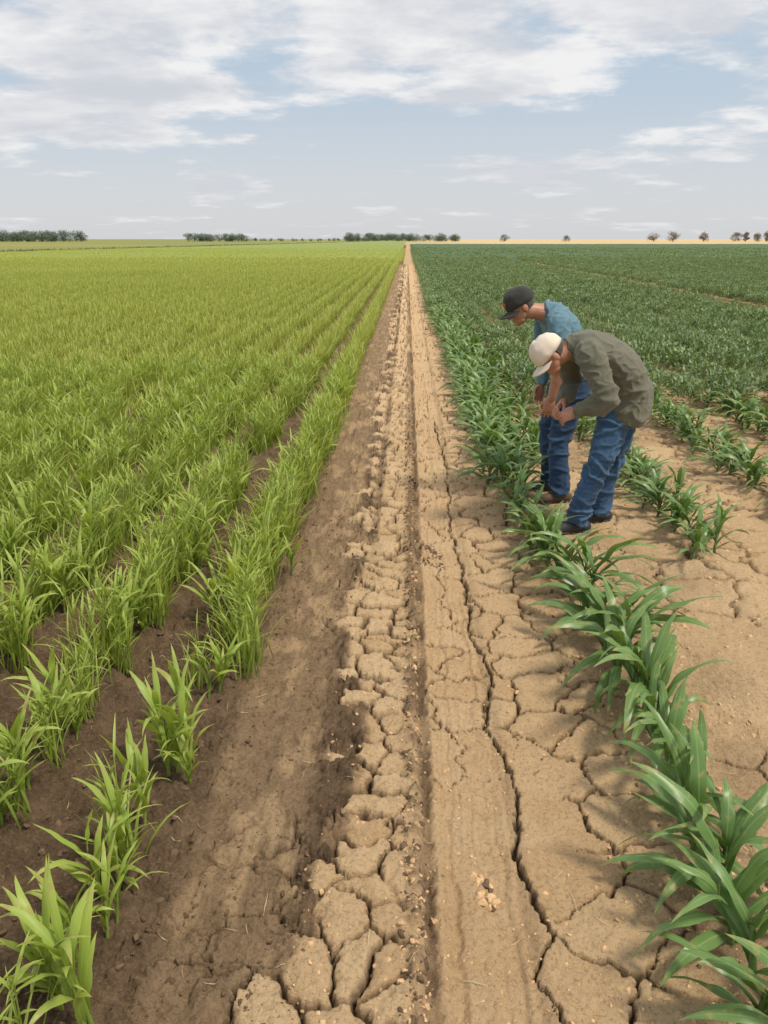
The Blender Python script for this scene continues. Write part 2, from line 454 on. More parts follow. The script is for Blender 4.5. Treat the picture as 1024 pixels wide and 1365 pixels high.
def bush(i):
    mb=MB()
    for k in range(160):
        r=math.sqrt(R(0,1))*.32;a=R(0,6.28);x=r*math.cos(a);y=r*math.sin(a)
        top=.42-1.5*r*r+.06*math.sin(x*20+i)*math.cos(y*17)
        z=top-abs(random.gauss(0,.07))
        mb.leaf((x,y,max(.02,z)),R(0,6.28),R(-.4,.9),R(.055,.11),R(.03,.05),R(-.7,.7))
    for k in range(36):
        a=R(0,6.28);r=R(0,.22)
        mb.blade((r*math.cos(a),r*math.sin(a),.2),R(0,6.28),R(.18,.32),R(.012,.022),R(1.0,1.5),R(-.3,.9),5,.3)
    return mb.obj('bean_bush_%d'%i,M_bush)
c_bush=coll('bean_bushes',[bush(i) for i in range(6)])
P4=[];R4=[];S4=[];I4=[]
k=0
while k<190:
    X0=1.55+.55*k
    y=max(8.2,(X0-4)/.75)
    if X0<1.9: y=8
    while y<140:
        st=.29 if y<30 else (.45 if y<60 else .75)
        y+=st*R(.8,1.2)
        if y>70 and k%2: continue
        if 8.5<X0<9.5 or 17.9<X0<18.9: continue
        g=1+.25*mnoise.noise(Vector((X0*.2,y*.2,3)))
        s=R(.75,1.1)*g;w=.92 if y<70 else 1.8
        sx_=s*(.74 if y<70 else w)
        P4.append((X0+random.gauss(0,.02),y,0));R4.append((0,0,R(-.5,.5)+(math.pi if random.random()<.5 else 0)));S4.append((sx_,s*w,s*R(.85,1.1)));I4.append(random.randint(0,5))
    k+=1
for X0,ya in ((.82,20),(1.15,17)):
    y=ya
    while y<140:
        y+=.35;s=R(.7,.95)
        P4.append((X0+random.gauss(0,.04),y,0));R4.append((0,0,R(0,6.28)));S4.append((s,s,s));I4.append(random.randint(0,5))
instancer('dark_green_crop_field',P4,R4,S4,I4,c_bush)
# distant canopy sheets
def canopy(name,xa,ya,hf,mat,keep=None):
    X,Y=np.meshgrid(xa,ya);Z=hf(X,Y)
    Z[0,:]=0;Z[-1,:]=0;Z[:,0]=0;Z[:,-1]=0
    m=bpy.data.meshes.new(name)
    V=np.stack([X,Y,Z],-1).reshape(-1,3);n=len(xa)
    F=[]
    for j in range(len(ya)-1):
        for i in range(n-1):
            if keep and not keep(.5*(xa[i]+xa[i+1]),.5*(ya[j]+ya[j+1])): continue
            F.append((j*n+i,j*n+i+1,(j+1)*n+i+1,(j+1)*n+i))
    m.from_pydata(V.tolist(),[],F);m.materials.append(mat)
    m.polygons.foreach_set('use_smooth',np.ones(len(F),bool))
    return link(bpy.data.objects.new(name,m))
def field_mat(name,a,b,c):
    m,nt=new_mat(name);B=NB(nt);g=B.n('ShaderNodeNewGeometry')
    mp=B.n('ShaderNodeMapping');mp.inputs['Scale'].default_value=(1.9,.12,1);B.l(g.outputs['Position'],mp.inputs[0])
    n1=B.noise(mp.outputs[0],1,3,.6);n2=B.noise(g.outputs['Position'],.05,4,.6);n3=B.noise(g.outputs['Position'],3,3,.7)
    col=B.mix(B.rng(n2,.35,.65),a,b);col=B.mix(B.rng(n1,.4,.7,0,.6),col,c);col=B.mix(B.rng(n3,.5,.3,0,.5),col,tuple(x*.5 for x in a))
    bs=B.n('ShaderNodeBsdfPrincipled');B.l(col,bs.inputs['Base Color']);bs.inputs['Roughness'].default_value=.8
    bp=B.n('ShaderNodeBump');bp.inputs['Distance'].default_value=.3;B.l(n3,bp.inputs['Height']);B.l(bp.outputs[0],bs.inputs['Normal'])
    o=B.n('ShaderNodeOutputMaterial');B.l(bs.outputs[0],o.inputs[0]);return m
ya=np.concatenate([np.linspace(70,200,130),np.geomspace(203,640,90)])
canopy('far_green_field',np.concatenate([np.linspace(-52,-.9,160)]),ya,lambda X,Y:.24+.10*fbm(X*1.2,Y*.6,3,41)+0*X,field_mat('far_crop',(.22,.29,.055),(.28,.335,.07),(.34,.365,.105)),lambda x,y:x>left_lim(y)+.5)
canopy('far_dark_field',np.concatenate([np.linspace(.8,60,160),np.geomspace(61,300,80)]),np.concatenate([np.linspace(70,200,130),np.geomspace(203,262,24)]),lambda X,Y:.28+.14*fbm(X*1.2,Y*.8,3,43),field_mat('far_beans',(.065,.12,.045),(.085,.148,.055),(.115,.18,.075)))
mbv=MB()
for i in range(9000):
    y=95*(520/95)**random.random()
    x=left_lim(y)-R(0,3.5)
    mbv.blade((x,y,0),R(0,6.28),R(.35,.85),R(.06,.16),R(1,1.5),R(0,1),2,.2)
M_marg=leaf_mat('margin_grass_leaf',(.10,.15,.05),(.14,.19,.06),(.20,.23,.09),transl=.15)
link(mbv.obj('field_margin_grass',M_marg))

# ------------------------------------------------------------ soil clods
def clod(i,mat):
    bm=bmesh.new();bmesh.ops.create_icosphere(bm,subdivisions=3,radius=1)
    o=Vector((i*7.1,3,1))
    for v in bm.verts:
        n=mnoise.noise(v.co*1.1+o)*.45+mnoise.noise(v.co*3+o)*.25+mnoise.noise(v.co*7+o)*.12
        v.co*=(1+n);v.co.z*=.7
    m=bpy.data.meshes.new('clod_%d'%i);bm.to_mesh(m);bm.free();m.materials.append(mat)
    m.polygons.foreach_set('use_smooth',np.ones(len(m.polygons),bool))
    return bpy.data.objects.new('clod_%d'%i,m)
def clod_mat(name,a,b):
    m,nt=new_mat(name);B=NB(nt);g=B.n('ShaderNodeNewGeometry');oi=B.n('ShaderNodeObjectInfo')
    n=B.noise(g.outputs['Position'],120,4,.7)
    col=B.mix(oi.outputs['Random'],a,b);col=B.mix(B.rng(n,.35,.7,0,.5),col,tuple(min(1,x*1.7) for x in b))
    bs=B.n('ShaderNodeBsdfPrincipled');B.l(col,bs.inputs['Base Color']);bs.inputs['Roughness'].default_value=.95;bs.inputs['Specular IOR Level'].default_value=.1
    bp=B.n('ShaderNodeBump');bp.inputs['Distance'].default_value=.004;B.l(n,bp.inputs['Height']);B.l(bp.outputs[0],bs.inputs['Normal'])
    o=B.n('ShaderNodeOutputMaterial');B.l(bs.outputs[0],o.inputs[0]);return m
md_=clod_mat('moist_clod',(.085,.055,.033),(.15,.10,.062));mt_=clod_mat('dry_clod',(.42,.265,.135),(.58,.39,.22))
c_d=coll('moist_clods',[clod(i,md_) for i in range(4)]);c_t=coll('dry_clods',[clod(i+10,mt_) for i in range(4)])
def clods(name,regs,c):
    Pp=[];Sc=[]
    for (x0,x1,y0,y1,n,smin,smax) in regs:
        for _ in range(n):
            t=random.random();y=y0+(y1-y0)*t**1.6
            s=smin+(smax-smin)*random.random()**4
            Pp.append((R(x0,x1),y,0));Sc.append((s,s*R(.7,1.2),s*R(.6,1)))
    Pp=np.array(Pp);Pp[:,2]=ground(Pp[:,0],Pp[:,1])[0]-np.array(Sc)[:,2]*.35
    instancer(name,Pp,[(R(0,1),R(0,1),R(0,6)) for _ in Pp],Sc,[random.randint(0,3) for _ in Pp],c)
clods('moist_soil_clods',[(-2.6,-.60,1.1,6,8500,.002,.015),(-.62,-.26,1.1,5,1300,.002,.010),(.00,.085,1.1,8,700,.004,.016),(.225,.285,1.70,1.82,10,.006,.018),(.10,.24,4.15,4.5,60,.006,.024),(.8,1.15,1.1,6,350,.003,.016)],c_d)
clods('dry_soil_clods',[(-.3,.9,1.1,6,3600,.0018,.009),(.0,.075,1.1,9,700,.003,.013),(.8,1.2,1.1,6,700,.003,.016),(1.1,3.2,2.5,9,1800,.003,.016),(.225,.285,1.70,1.82,22,.008,.022)],c_t)
mbv=MB()
for i in range(300):
    y=1.2+5*random.random()**1.5;x=R(-1.6,1.6)
    mbv.blade((x,y,.012),R(0,6.28),R(.03,.09),R(.0012,.003),R(-.05,.12),R(-.1,.1),4,.2,0,0,1,R(-.9,.9))
zz_=ground(np.array([v.x for v in mbv.V]),np.array([v.y for v in mbv.V]))[0]
for v,z in zip(mbv.V,zz_): v.z=max(v.z*.3,0)+z+.003
M_straw=leaf_mat('straw',(.42,.32,.17),(.55,.44,.26),(.55,.45,.28),transl=.1)
link(mbv.obj('scattered_straw',M_straw))

# ------------------------------------------------------------ people
class Body:
    def __init__(s): s.V=[];s.F=[]
    def tube(s,pts,rad,side=(0,1,0),n=18,sub=5,cap=(1,1)):
        P=[Vector(p) for p in pts];Rr=[(r,r) if isinstance(r,(int,float)) else r for r in rad]
        def cr(a,b,c,d,t): return .5*((2*b)+(-a+c)*t+(2*a-5*b+4*c-d)*t*t+(-a+3*b-3*c+d)*t**3)
        Q=[];W=[]
        for i in range(len(P)-1):
            i0=max(0,i-1);i3=min(len(P)-1,i+2)
            for k in range(sub):
                t=k/sub
                Q.append(Vector([cr(P[i0][j],P[i][j],P[i+1][j],P[i3][j],t) for j in range(3)]))
                W.append([Rr[i][j]*(1-t)+Rr[i+1][j]*t for j in range(2)])
        Q.append(P[-1]);W.append(list(Rr[-1]))
        T=[(Q[min(i+1,len(Q)-1)]-Q[max(i-1,0)]).normalized() for i in range(len(Q))]
        pre=[];post=[]
        for a in (80,55,28):
            a=math.radians(a)
            pre.append((Q[0]-T[0]*min(W[0])*cap[0]*math.sin(a),[w*math.cos(a) for w in W[0]],T[0]))
        for a in (28,55,80):
            a=math.radians(a)
            post.append((Q[-1]+T[-1]*min(W[-1])*cap[1]*math.sin(a),[w*math.cos(a) for w in W[-1]],T[-1]))
        rings=pre+list(zip(Q,W,T))+post
        i0=len(s.V);side=Vector(side)
        for c,w,t in rings:
            sd=(side-t*side.dot(t)).normalized();nn=t.cross(sd)
            for j in range(n):
                a=2*math.pi*j/n;s.V.append(c+sd*w[0]*math.cos(a)+nn*w[1]*math.sin(a))
        m=len(rings)
        for k in range(m-1):
            for j in range(n): s.F.append((i0+k*n+j,i0+k*n+(j+1)%n,i0+(k+1)*n+(j+1)%n,i0+(k+1)*n+j))
        s.F.append(tuple(i0+j for j in reversed(range(n))));s.F.append(tuple(i0+(m-1)*n+j for j in range(n)))
    def ell(s,c,r,M=None,n=20,mm=12):
        c=Vector(c);i0=len(s.V);M=M or Matrix.Identity(3)
        for i in range(mm+1):
            th=math.pi*(i+.001)/(mm+.002)
            for j in range(n):
                ph=2*math.pi*j/n
                s.V.append(c+M@Vector((r[0]*math.sin(th)*math.cos(ph),r[1]*math.sin(th)*math.sin(ph),r[2]*math.cos(th))))
        for i in range(mm):
            for j in range(n): s.F.append((i0+i*n+j,i0+(i+1)*n+j,i0+(i+1)*n+(j+1)%n,i0+i*n+(j+1)%n))
        s.F.append(tuple(i0+j for j in range(n)));s.F.append(tuple(i0+mm*n+j for j in reversed(range(n))))
    def xf(s,M,o,i0=0):
        for i in range(i0,len(s.V)): s.V[i]=M@s.V[i]+o
YR=Matrix.Rotation(YAW,3,'Z')
def finish(name,body,mat,parent,voxel=.009,smooth=3,disp=None,clampz=None):
    m=bpy.data.meshes.new(name+'_tmp');m.from_pydata([tuple(v) for v in body.V],[],body.F)
    bm=bmesh.new();bm.from_mesh(m);bmesh.ops.recalc_face_normals(bm,faces=bm.faces);bm.to_mesh(m);bm.free()
    o=link(bpy.data.objects.new(name+'_tmp',m))
    if voxel:
        r=o.modifiers.new('r','REMESH');r.mode='VOXEL';r.voxel_size=voxel;r.adaptivity=0
    if smooth:
        r=o.modifiers.new('s','SMOOTH');r.factor=.5;r.iterations=smooth
    dg=bpy.context.evaluated_depsgraph_get()
    m2=bpy.data.meshes.new_from_object(o.evaluated_get(dg));bpy.data.objects.remove(o)
    bm=bmesh.new();bm.from_mesh(m2)
    bm.normal_update()
    if disp:
        nv=[(v,v.normal.copy()) for v in bm.verts]
        for v,nn in nv: v.co+=nn*disp(v.co,nn)
    if clampz is not None:
        for v in bm.verts:
            if v.co.z<clampz: v.co.z=clampz
    org=parent.location
    for v in bm.verts: v.co=YR@v.co-org
    for f in bm.faces: f.smooth=True
    bm.to_mesh(m2);bm.free();m2.name=name;m2.materials.clear();m2.materials.append(mat)
    ob=link(bpy.data.objects.new(name,m2));ob.parent=parent;return ob
def rawpart(name,V,F,mat,parent,thick=0,smoothsh=True):
    m=bpy.data.meshes.new(name);org=parent.location
    m.from_pydata([tuple(YR@Vector(v)-org) for v in V],[],F)
    m.polygons.foreach_set('use_smooth',np.full(len(F),smoothsh))
    m.materials.append(mat);ob=link(bpy.data.objects.new(name,m));ob.parent=parent
    if thick:
        s=ob.modifiers.new('thick','SOLIDIFY');s.thickness=thick;s.offset=0
    return ob
def cloth(name,a,b,scale=6,weave=600,rough=.85,fade=None,bump=.003):
    m,nt=new_mat(name);B=NB(nt);g=B.n('ShaderNodeNewGeometry');P=g.outputs['Position']
    n1=B.noise(P,scale,4,.6);n2=B.noise(P,weave,2,.6);n3=B.noise(P,30,3,.55,.4)
    col=B.mix(B.rng(n1,.35,.68),a,b)
    pt=B.rng(g.outputs['Pointiness'],.49,.56)
    col=B.mix(B.math('MULTIPLY',pt,.4),col,fade or b)
    col=B.mix(B.rng(n2,.35,.65,0,.25),col,fade or b)
    bs=B.n('ShaderNodeBsdfPrincipled');B.l(col,bs.inputs['Base Color']);bs.inputs['Roughness'].default_value=rough
    bs.inputs['Specular IOR Level'].default_value=.2
    bs.inputs['Sheen Weight'].default_value=.15
    bp=B.n('ShaderNodeBump');bp.inputs['Distance'].default_value=bump;bp.inputs['Strength'].default_value=.6
    B.l(B.math('ADD',n3,B.math('MULTIPLY',n2,.2)),bp.inputs['Height']);B.l(bp.outputs[0],bs.inputs['Normal'])
    o=B.n('ShaderNodeOutputMaterial');B.l(bs.outputs[0],o.inputs[0]);return m
M_jean=cloth('blue_denim',(.016,.046,.105),(.034,.088,.18),7,fade=(.11,.20,.32))
M_jean2=cloth('dark_denim',(.012,.032,.076),(.026,.064,.13),7,fade=(.07,.125,.22))
M_jack=cloth('olive_grey_jersey',(.105,.108,.072),(.145,.140,.105),4,fade=(.19,.18,.14))
M_shirt=cloth('blue_shirt',(.070,.155,.20),(.11,.215,.27),5,fade=(.19,.31,.39))
M_capw=cloth('cream_cotton',(.66,.56,.45),(.74,.65,.54),8,rough=.9,bump=.001)
M_capd=cloth('charcoal_cotton',(.028,.028,.026),(.05,.048,.044),8,bump=.001)
M_badge=cloth('red_badge',(.45,.04,.02),(.5,.08,.04),8,bump=.001)
M_shoe=cloth('shoe_leather',(.02,.022,.03),(.045,.045,.055),20,rough=.5)
M_shoeb=cloth('brown_leather',(.07,.045,.03),(.13,.085,.055),20,rough=.6)
M_sole=cloth('rubber_sole',(.03,.027,.024),(.08,.065,.05),20)
M_hair=cloth('grey_hair',(.05,.042,.036),(.12,.105,.09),60,rough=.6)
M_eye=cloth('eye',(.02,.015,.012),(.03,.02,.015),20,rough=.2)
def skin_mat():
    m,nt=new_mat('skin');B=NB(nt);g=B.n('ShaderNodeNewGeometry')
    n=B.noise(g.outputs['Position'],25,4,.6)
    col=B.mix(B.rng(n,.35,.65),(.40,.175,.105),(.49,.25,.165))
    bs=B.n('ShaderNodeBsdfPrincipled');B.l(col,bs.inputs['Base Color']);bs.inputs['Roughness'].default_value=.5
    bs.inputs['Subsurface Weight'].default_value=.08;bs.inputs['Subsurface Scale'].default_value=.01
    o=B.n('ShaderNodeOutputMaterial');B.l(bs.outputs[0],o.inputs[0]);return m
M_skin=skin_mat()
def folds(amp,sc,seed,stretch=(1,1,1)):
    """ridged cloth folds"""
    o=Vector((seed*3.1,seed*1.7,seed))
    def f(p,n):
        q=Vector((p.x*stretch[0],p.y*stretch[1],p.z*stretch[2]))*sc+o
        w=mnoise.noise_vector(q*.45)*.8
        r=1-abs(mnoise.noise(q+w))*2.4
        return amp*(r**2 if r>0 else 0)-amp*.3
    return f
def hand(parent,name,wrist,fdir,back,thumb,curl=.6,scale=1.0):
    b=Body()
    b.tube([(0,-.03,0),(0,.01,0),(0,.05,0),(0,.088,-.002)],[(.026,.020),(.034,.018),(.042,.016),(.040,.013)],side=(1,0,0))
    for x,L,sp in ((.030,.074,.10),(.0105,.082,.03),(-.010,.076,-.04),(-.029,.060,-.13)):
        p=Vector((x,.082,0));a=.15;pts=[Vector((x*.9,.05,0)),p.copy()]
        for k,fr in enumerate((.46,.30,.24)):
            a+=curl*(.9 if k else .7)
            p=p+Vector((math.sin(sp),math.cos(a),-math.sin(a)))*L*fr;pts.append(p.copy())
        b.tube(pts,[.009,.0098,.009,.008,.007],side=(1,0,0),n=10,sub=4)
    b.tube([(.022,.015,-.005),(.042,.040,-.014),(.050,.066,-.028),(.044,.090,-.040)],[.014,.012,.0105,.009],side=(0,1,0),n=10,sub=4)
    y=Vector(fdir).normalized();z=Vector(back);z=(z-y*z.dot(y)).normalized();x=y.cross(z)*thumb
    M=Matrix((x,y,z)).transposed()*scale
    b.xf(M,Vector(wrist))
    return finish(name,b,M_skin,parent,voxel=.0035,smooth=2)
def head(parent,c,fwd,up,capmat,neck_to,badge=False,hairmat=M_hair):
    y=Vector(fwd).normalized();z=Vector(up);z=(z-y*z.dot(y)).normalized();x=y.cross(z)
    M=Matrix((x,y,z)).transposed();c=Vector(c)
    b=Body()
    b.ell((0,-.012,.030),(.074,.096,.088));b.ell((0,.028,-.020),(.062,.066,.075));b.ell((0,.045,-.070),(.045,.045,.040))
    b.ell((0,.073,-.093),(.020,.018,.017))
    b.tube([(-.05,.062,.022),(0,.082,.026),(.05,.062,.022)],[.012,.013,.012],side=(0,0,1),n=10)
    b.tube([(0,.082,.018),(0,.098,-.006),(0,.108,-.026)],[.008,.011,.015],side=(1,0,0),n=10)
    for s in(-1,1):
        b.ell((s*.013,.095,-.030),(.009,.010,.008))
        b.ell((s*.042,.062,-.020),(.020,.018,.016))
        b.ell((s*.077,-.008,-.012),(.009,.020,.031))
    b.tube([(-.024,.078,-.058),(0,.089,-.056),(.024,.078,-.058)],[.005,.0065,.005],side=(0,0,1),n=8)
    b.tube([(-.022,.078,-.068),(0,.088,-.068),(.022,.078,-.068)],[.005,.0075,.005],side=(0,0,1),n=8)
    b.xf(M,c)
    nk=Vector(neck_to);h0=c+M@Vector((0,-.03,-.05))
    b.tube([h0,h0.lerp(nk,.5),nk],[.056,.057,.066],side=x)
    finish('head',b,M_skin,parent,voxel=.004,smooth=2)
    e=Body()
    for s in(-1,1): e.ell((s*.030,.078,.004),(.011,.007,.006))
    e.xf(M,c);finish('eyes',e,M_eye,parent,voxel=0,smooth=0)
    V=[];F=[];n=40;mm=22
    for i in range(mm+1):
        th=math.pi*(i+.01)/(mm+.02)
        for j in range(n):
            ph=2*math.pi*j/n
            p=Vector((.079*math.sin(th)*math.cos(ph),-.014+.101*math.sin(th)*math.sin(ph),.028+.092*math.cos(th)))
            p*=1+.02*mnoise.noise(p*120)
            V.append(p)
    for i in range(mm):
        for j in range(n):
            ids=(i*n+j,(i+1)*n+j,(i+1)*n+(j+1)%n,i*n+(j+1)%n)
            cc=sum((V[k] for k in ids),Vector())/4
            if cc.z<-.052: continue
            if cc.y>.012 and cc.z<.05: continue
            if abs(cc.x)>.06 and -.025<cc.y<.02 and cc.z<.012: continue
            F.append(ids)
    rawpart('hair',[M@v+c for v in V],F,hairmat,parent,thick=.004)
    V=[];F=[];n=36;mm=12
    for i in range(mm+1):
        th=(math.pi*.5)*i/mm+.001
        for j in range(n):
            ph=2*math.pi*j/n
            r=1+.012*abs(math.sin(ph*3))
            fr=max(0,math.sin(ph))
            p=Vector((.087*r*math.sin(th)**.85*math.cos(ph),-.012+.109*r*math.sin(th)**.85*math.sin(ph),.036+(.098+.008*fr)*math.cos(th)))
            V.append(p+p.normalized()*.006*mnoise.noise(p*28))
    i0=mm*n
    for j in range(n):
        p=V[i0+j].copy();p.z-=.022;p.x*=.985;V.append(p)
    for i in range(mm+1):
        for j in range(n): F.append((i*n+j,(i+1)*n+j,(i+1)*n+(j+1)%n,i*n+(j+1)%n))
    rawpart('cap',[M@v+c for v in V],F,capmat,parent,thick=.004)
    bt=Body();bt.ell((0,-.012,.137),(.008,.008,.004));bt.xf(M,c);finish('cap_button',bt,capmat,parent,voxel=0,smooth=0)
    V=[];F=[];na=20;nr=7
    for k in range(nr+1):
        t=k/nr
        for j in range(na+1):
            a=math.radians(-68+136*j/na)
            ix=.086*math.sin(a);iy=-.012+.108*math.cos(a)
            ln=.074*math.cos(a*.9)**.5 if abs(a)<1.5 else 0
            px=ix*(1+.06*t);py=iy+ln*t
            pz=.018-.010*t-(.026*(px/.08)**2)
            V.append(Vector((px,py,pz)))
    for k in range(nr):
        for j in range(na):
            q0=k*(na+1)+j;F.append((q0,q0+1,q0+na+2,q0+na+1))
    rawpart('cap_brim',[M@v+c for v in V],F,capmat,parent,thick=.005)
    if badge:
        V=[];F=[]
        for iz in range(5):
            for j in range(9):
                a=math.radians(-20+40*j/8);zz=.052+iz*.0075
                th=math.acos(min(1,(zz-.036)/.106))
                V.append(M@Vector((.0925*math.sin(th)**.85*math.sin(a),-.012+.1150*math.sin(th)**.85*math.cos(a),zz))+c)
        for iz in range(4):
            for j in range(8): F.append((iz*9+j,iz*9+j+1,(iz+1)*9+j+1,(iz+1)*9+j))
        rawpart('cap_badge',V,F,M_badge,parent,thick=.003)
    return M
def shoe(parent,name,ank,toe,mat):
    a=Vector(ank);t=Vector(toe);d=(t-a);d.z=0;L=d.length;d.normalize();s=Vector((0,0,1)).cross(d)
    z0=t.z
    b=Body();A=Vector((a.x,a.y,z0))
    b.tube([A-d*.065+Vector((0,0,.035)),A+Vector((0,0,.045)),A+d*(L*.5)+Vector((0,0,.042)),A+d*(L*.85)+Vector((0,0,.034)),A+d*L+Vector((0,0,.028))],
      [(.034,.036),(.040,.046),(.044,.040),(.050,.032),(.038,.024)],side=s)
    b.tube([A+Vector((0,0,.05)),Vector((a.x,a.y,z0+.13))],[.042,.044],side=s)
    finish(name,b,mat,parent,voxel=.006,smooth=3,clampz=z0+.012)
    b=Body()
    b.tube([A-d*.068+Vector((0,0,.010)),A+d*(L*.4)+Vector((0,0,.010)),A+d*(L*.8)+Vector((0,0,.010)),A+d*L+Vector((0,0,.012))],
      [(.040,.012),(.044,.012),(.054,.012),(.040,.012)],side=s)
    finish(name+'_sole',b,M_sole,parent,voxel=.005,smooth=1)
def empty(name,loc):
    e=link(bpy.data.objects.new(name,None));e.location=YR@Vector(loc);e.empty_display_size=.2;return e
def gz(x,y):
    p=YR@Vector((x,y,0));return float(ground(np.array([p.x]),np.array([p.y]))[0][0])
def gauss(z,c,w): return math.exp(-((z-c)/w)**2)

# ---- front man (cream cap, olive jersey)
A=empty('bending_farmer',(1.45,4.78,0))
j=Body()
j.tube([(1.55,4.80,.88),(1.50,4.745,.80),(1.435,4.70,.62),(1.385,4.675,.45),(1.325,4.68,.26),(1.285,4.685,.07)],[(.125,.13),(.108,.118),(.089,.097),(.072,.078),(.064,.069),(.062,.070)],cap=(1,.1))
j.tube([(1.57,4.84,.88),(1.575,4.885,.80),(1.57,4.90,.62),(1.545,4.90,.45),(1.515,4.895,.26),(1.490,4.89,.07)],[(.125,.13),(.108,.118),(.089,.097),(.072,.077),(.063,.068),(.061,.068)],cap=(1,.1))
j.tube([(1.565,4.82,.84),(1.56,4.82,.97)],[(.172,.130),(.165,.125)],cap=(.8,.5))
f0=folds(.012,7,1,(1,1,2.0));f0b=folds(.006,15,3,(1,1,2.2))
def jeanf(a,b_): return lambda p,n:a(p,n)*(.6+1.3*gauss(p.z,.45,.12)+1.5*gauss(p.z,.12,.10)+.8*gauss(p.z,.75,.08))+b_(p,n)*(.3+gauss(p.z,.45,.10)+gauss(p.z,.14,.09)+gauss(p.z,.78,.06))
finish('jeans',j,M_jean,A,voxel=.007,smooth=3,disp=jeanf(f0,f0b))
t=Body()
t.tube([(1.548,4.80,.74),(1.560,4.80,.84),(1.553,4.80,.94),(1.48,4.79,1.07),(1.36,4.775,1.165),(1.25,4.765,1.212),(1.17,4.76,1.222)],
   [(.192,.155),(.194,.158),(.188,.152),(.198,.150),(.205,.138),(.175,.112),(.085,.075)],cap=(.12,.5))
t.tube([(1.27,4.70,1.20),(1.245,4.58,1.185),(1.295,4.50,1.06),(1.335,4.455,.945),(1.275,4.515,.885),(1.215,4.585,.852)],[.09,.086,.073,.067,.058,.048],cap=(1,.1))
t.tube([(1.26,4.84,1.20),(1.225,4.96,1.17),(1.245,5.03,1.04),(1.265,5.05,.93),(1.22,4.96,.885),(1.175,4.87,.855)],[.09,.082,.070,.062,.056,.046],cap=(1,.1))
t.tube([(1.19,4.76,1.225),(1.135,4.76,1.215)],[(.078,.070),(.066,.062)],cap=(.2,.1))
f1=folds(.016,5.5,5,(1.6,.8,1.3))
f1b=folds(.009,12,8,(1,.7,1.6))
finish('jersey',t,M_jack,A,voxel=.007,smooth=4,disp=lambda p,n:f1(p,n)*(1.1 if p.z<1.05 else .5)+f1b(p,n)*(1.0 if p.y<4.62 else .4))
rb=Body();rb.tube([(1.215,4.582,.853),(1.198,4.60,.845)],[.043,.041],cap=(.1,.1));finish('sleeve_cuff',rb,M_jack,A,voxel=.004,smooth=2)
head(A,(1.040,4.745,1.165),(-.58,-.10,-.81),(-.80,0,.60),M_capw,(1.18,4.76,1.222))
hand(A,'left_hand',(1.200,4.600,.845),(-.82,.28,-.45),(-.3,-.75,.6),1,.55)
hand(A,'right_hand',(1.168,4.86,.852),(-.6,-.62,-.45),(-.4,.5,.7),-1,.55)
shoe(A,'left_shoe',(1.295,4.69,.1),(1.135,4.665,gz(1.2,4.67)),M_shoe)
shoe(A,'right_shoe',(1.495,4.895,.1),(1.34,4.875,gz(1.4,4.88)),M_shoe)

# ---- rear man (charcoal cap, blue shirt)
Bq=empty('leaning_farmer',(1.32,5.45,0))
j=Body()
j.tube([(1.375,5.43,.92),(1.365,5.395,.80),(1.325,5.375,.62),(1.285,5.35,.46),(1.295,5.32,.26),(1.310,5.30,.07)],[(.120,.125),(.108,.118),(.089,.096),(.073,.078),(.065,.069),(.062,.068)],cap=(1,.1))
j.tube([(1.365,5.49,.92),(1.335,5.545,.80),(1.285,5.56,.62),(1.255,5.565,.46),(1.285,5.575,.26),(1.305,5.585,.07)],[(.120,.125),(.108,.118),(.089,.096),(.073,.078),(.065,.069),(.062,.068)],cap=(1,.1))
j.tube([(1.365,5.46,.86),(1.36,5.46,1.0)],[(.170,.128),(.160,.118)],cap=(.8,.3))
f2=folds(.012,7,11,(1,1,2.0));f2b=folds(.006,15,13,(1,1,2.2))
finish('jeans',j,M_jean2,Bq,voxel=.008,smooth=3,disp=jeanf(f2,f2b))
t=Body()
t.tube([(1.372,5.46,.90),(1.358,5.46,1.00),(1.325,5.46,1.12),(1.268,5.46,1.24),(1.200,5.455,1.335),(1.145,5.45,1.375)],
   [(.172,.128),(.170,.125),(.182,.130),(.198,.130),(.175,.105),(.08,.072)],cap=(.3,.5))
t.tube([(1.22,5.38,1.32),(1.200,5.27,1.30),(1.205,5.225,1.16),(1.215,5.215,1.03)],[.088,.080,.068,.064],cap=(1,.15))
t.tube([(1.21,5.53,1.32),(1.190,5.65,1.30),(1.180,5.69,1.16),(1.20,5.69,1.03),(1.20,5.68,.92),(1.19,5.66,.82)],[.088,.080,.068,.060,.050,.044],cap=(1,.15))
t.tube([(1.16,5.45,1.37),(1.115,5.45,1.395)],[(.078,.070),(.068,.062)],cap=(.2,.1))
f3=folds(.014,6,15,(1.6,.8,1.3));f3b=folds(.007,13,18,(1,.7,1.6))
finish('shirt',t,M_shirt,Bq,voxel=.007,smooth=4,disp=lambda p,n:f3(p,n)*.8+f3b(p,n)*.7)
fa=Body();fa.tube([(1.215,5.215,1.06),(1.20,5.215,.93),(1.175,5.215,.80)],[.046,.042,.029]);finish('forearm',fa,M_skin,Bq,voxel=.006,smooth=2)
head(Bq,(.955,5.425,1.405),(-.82,-.12,-.54),(-.55,0,.83),M_capd,(1.15,5.45,1.36),badge=True)
hand(Bq,'left_hand',(1.172,5.215,.80),(-.18,.0,-1),(-.2,-1,0),1,.35)
hand(Bq,'right_hand',(1.188,5.655,.815),(-.2,-.1,-1),(-.2,1,0),-1,.4)
bl=Body();bl.tube([(1.365,5.46,.915),(1.364,5.46,.945)],[(.176,.134),(.176,.134)],cap=(.05,.05));finish('belt',bl,M_shoeb,Bq,voxel=.006,smooth=1)
shoe(Bq,'left_shoe',(1.310,5.30,.1),(1.155,5.27,gz(1.2,5.28)),M_shoeb)
shoe(Bq,'right_shoe',(1.305,5.585,.1),(1.14,5.58,gz(1.2,5.58)),M_shoe)

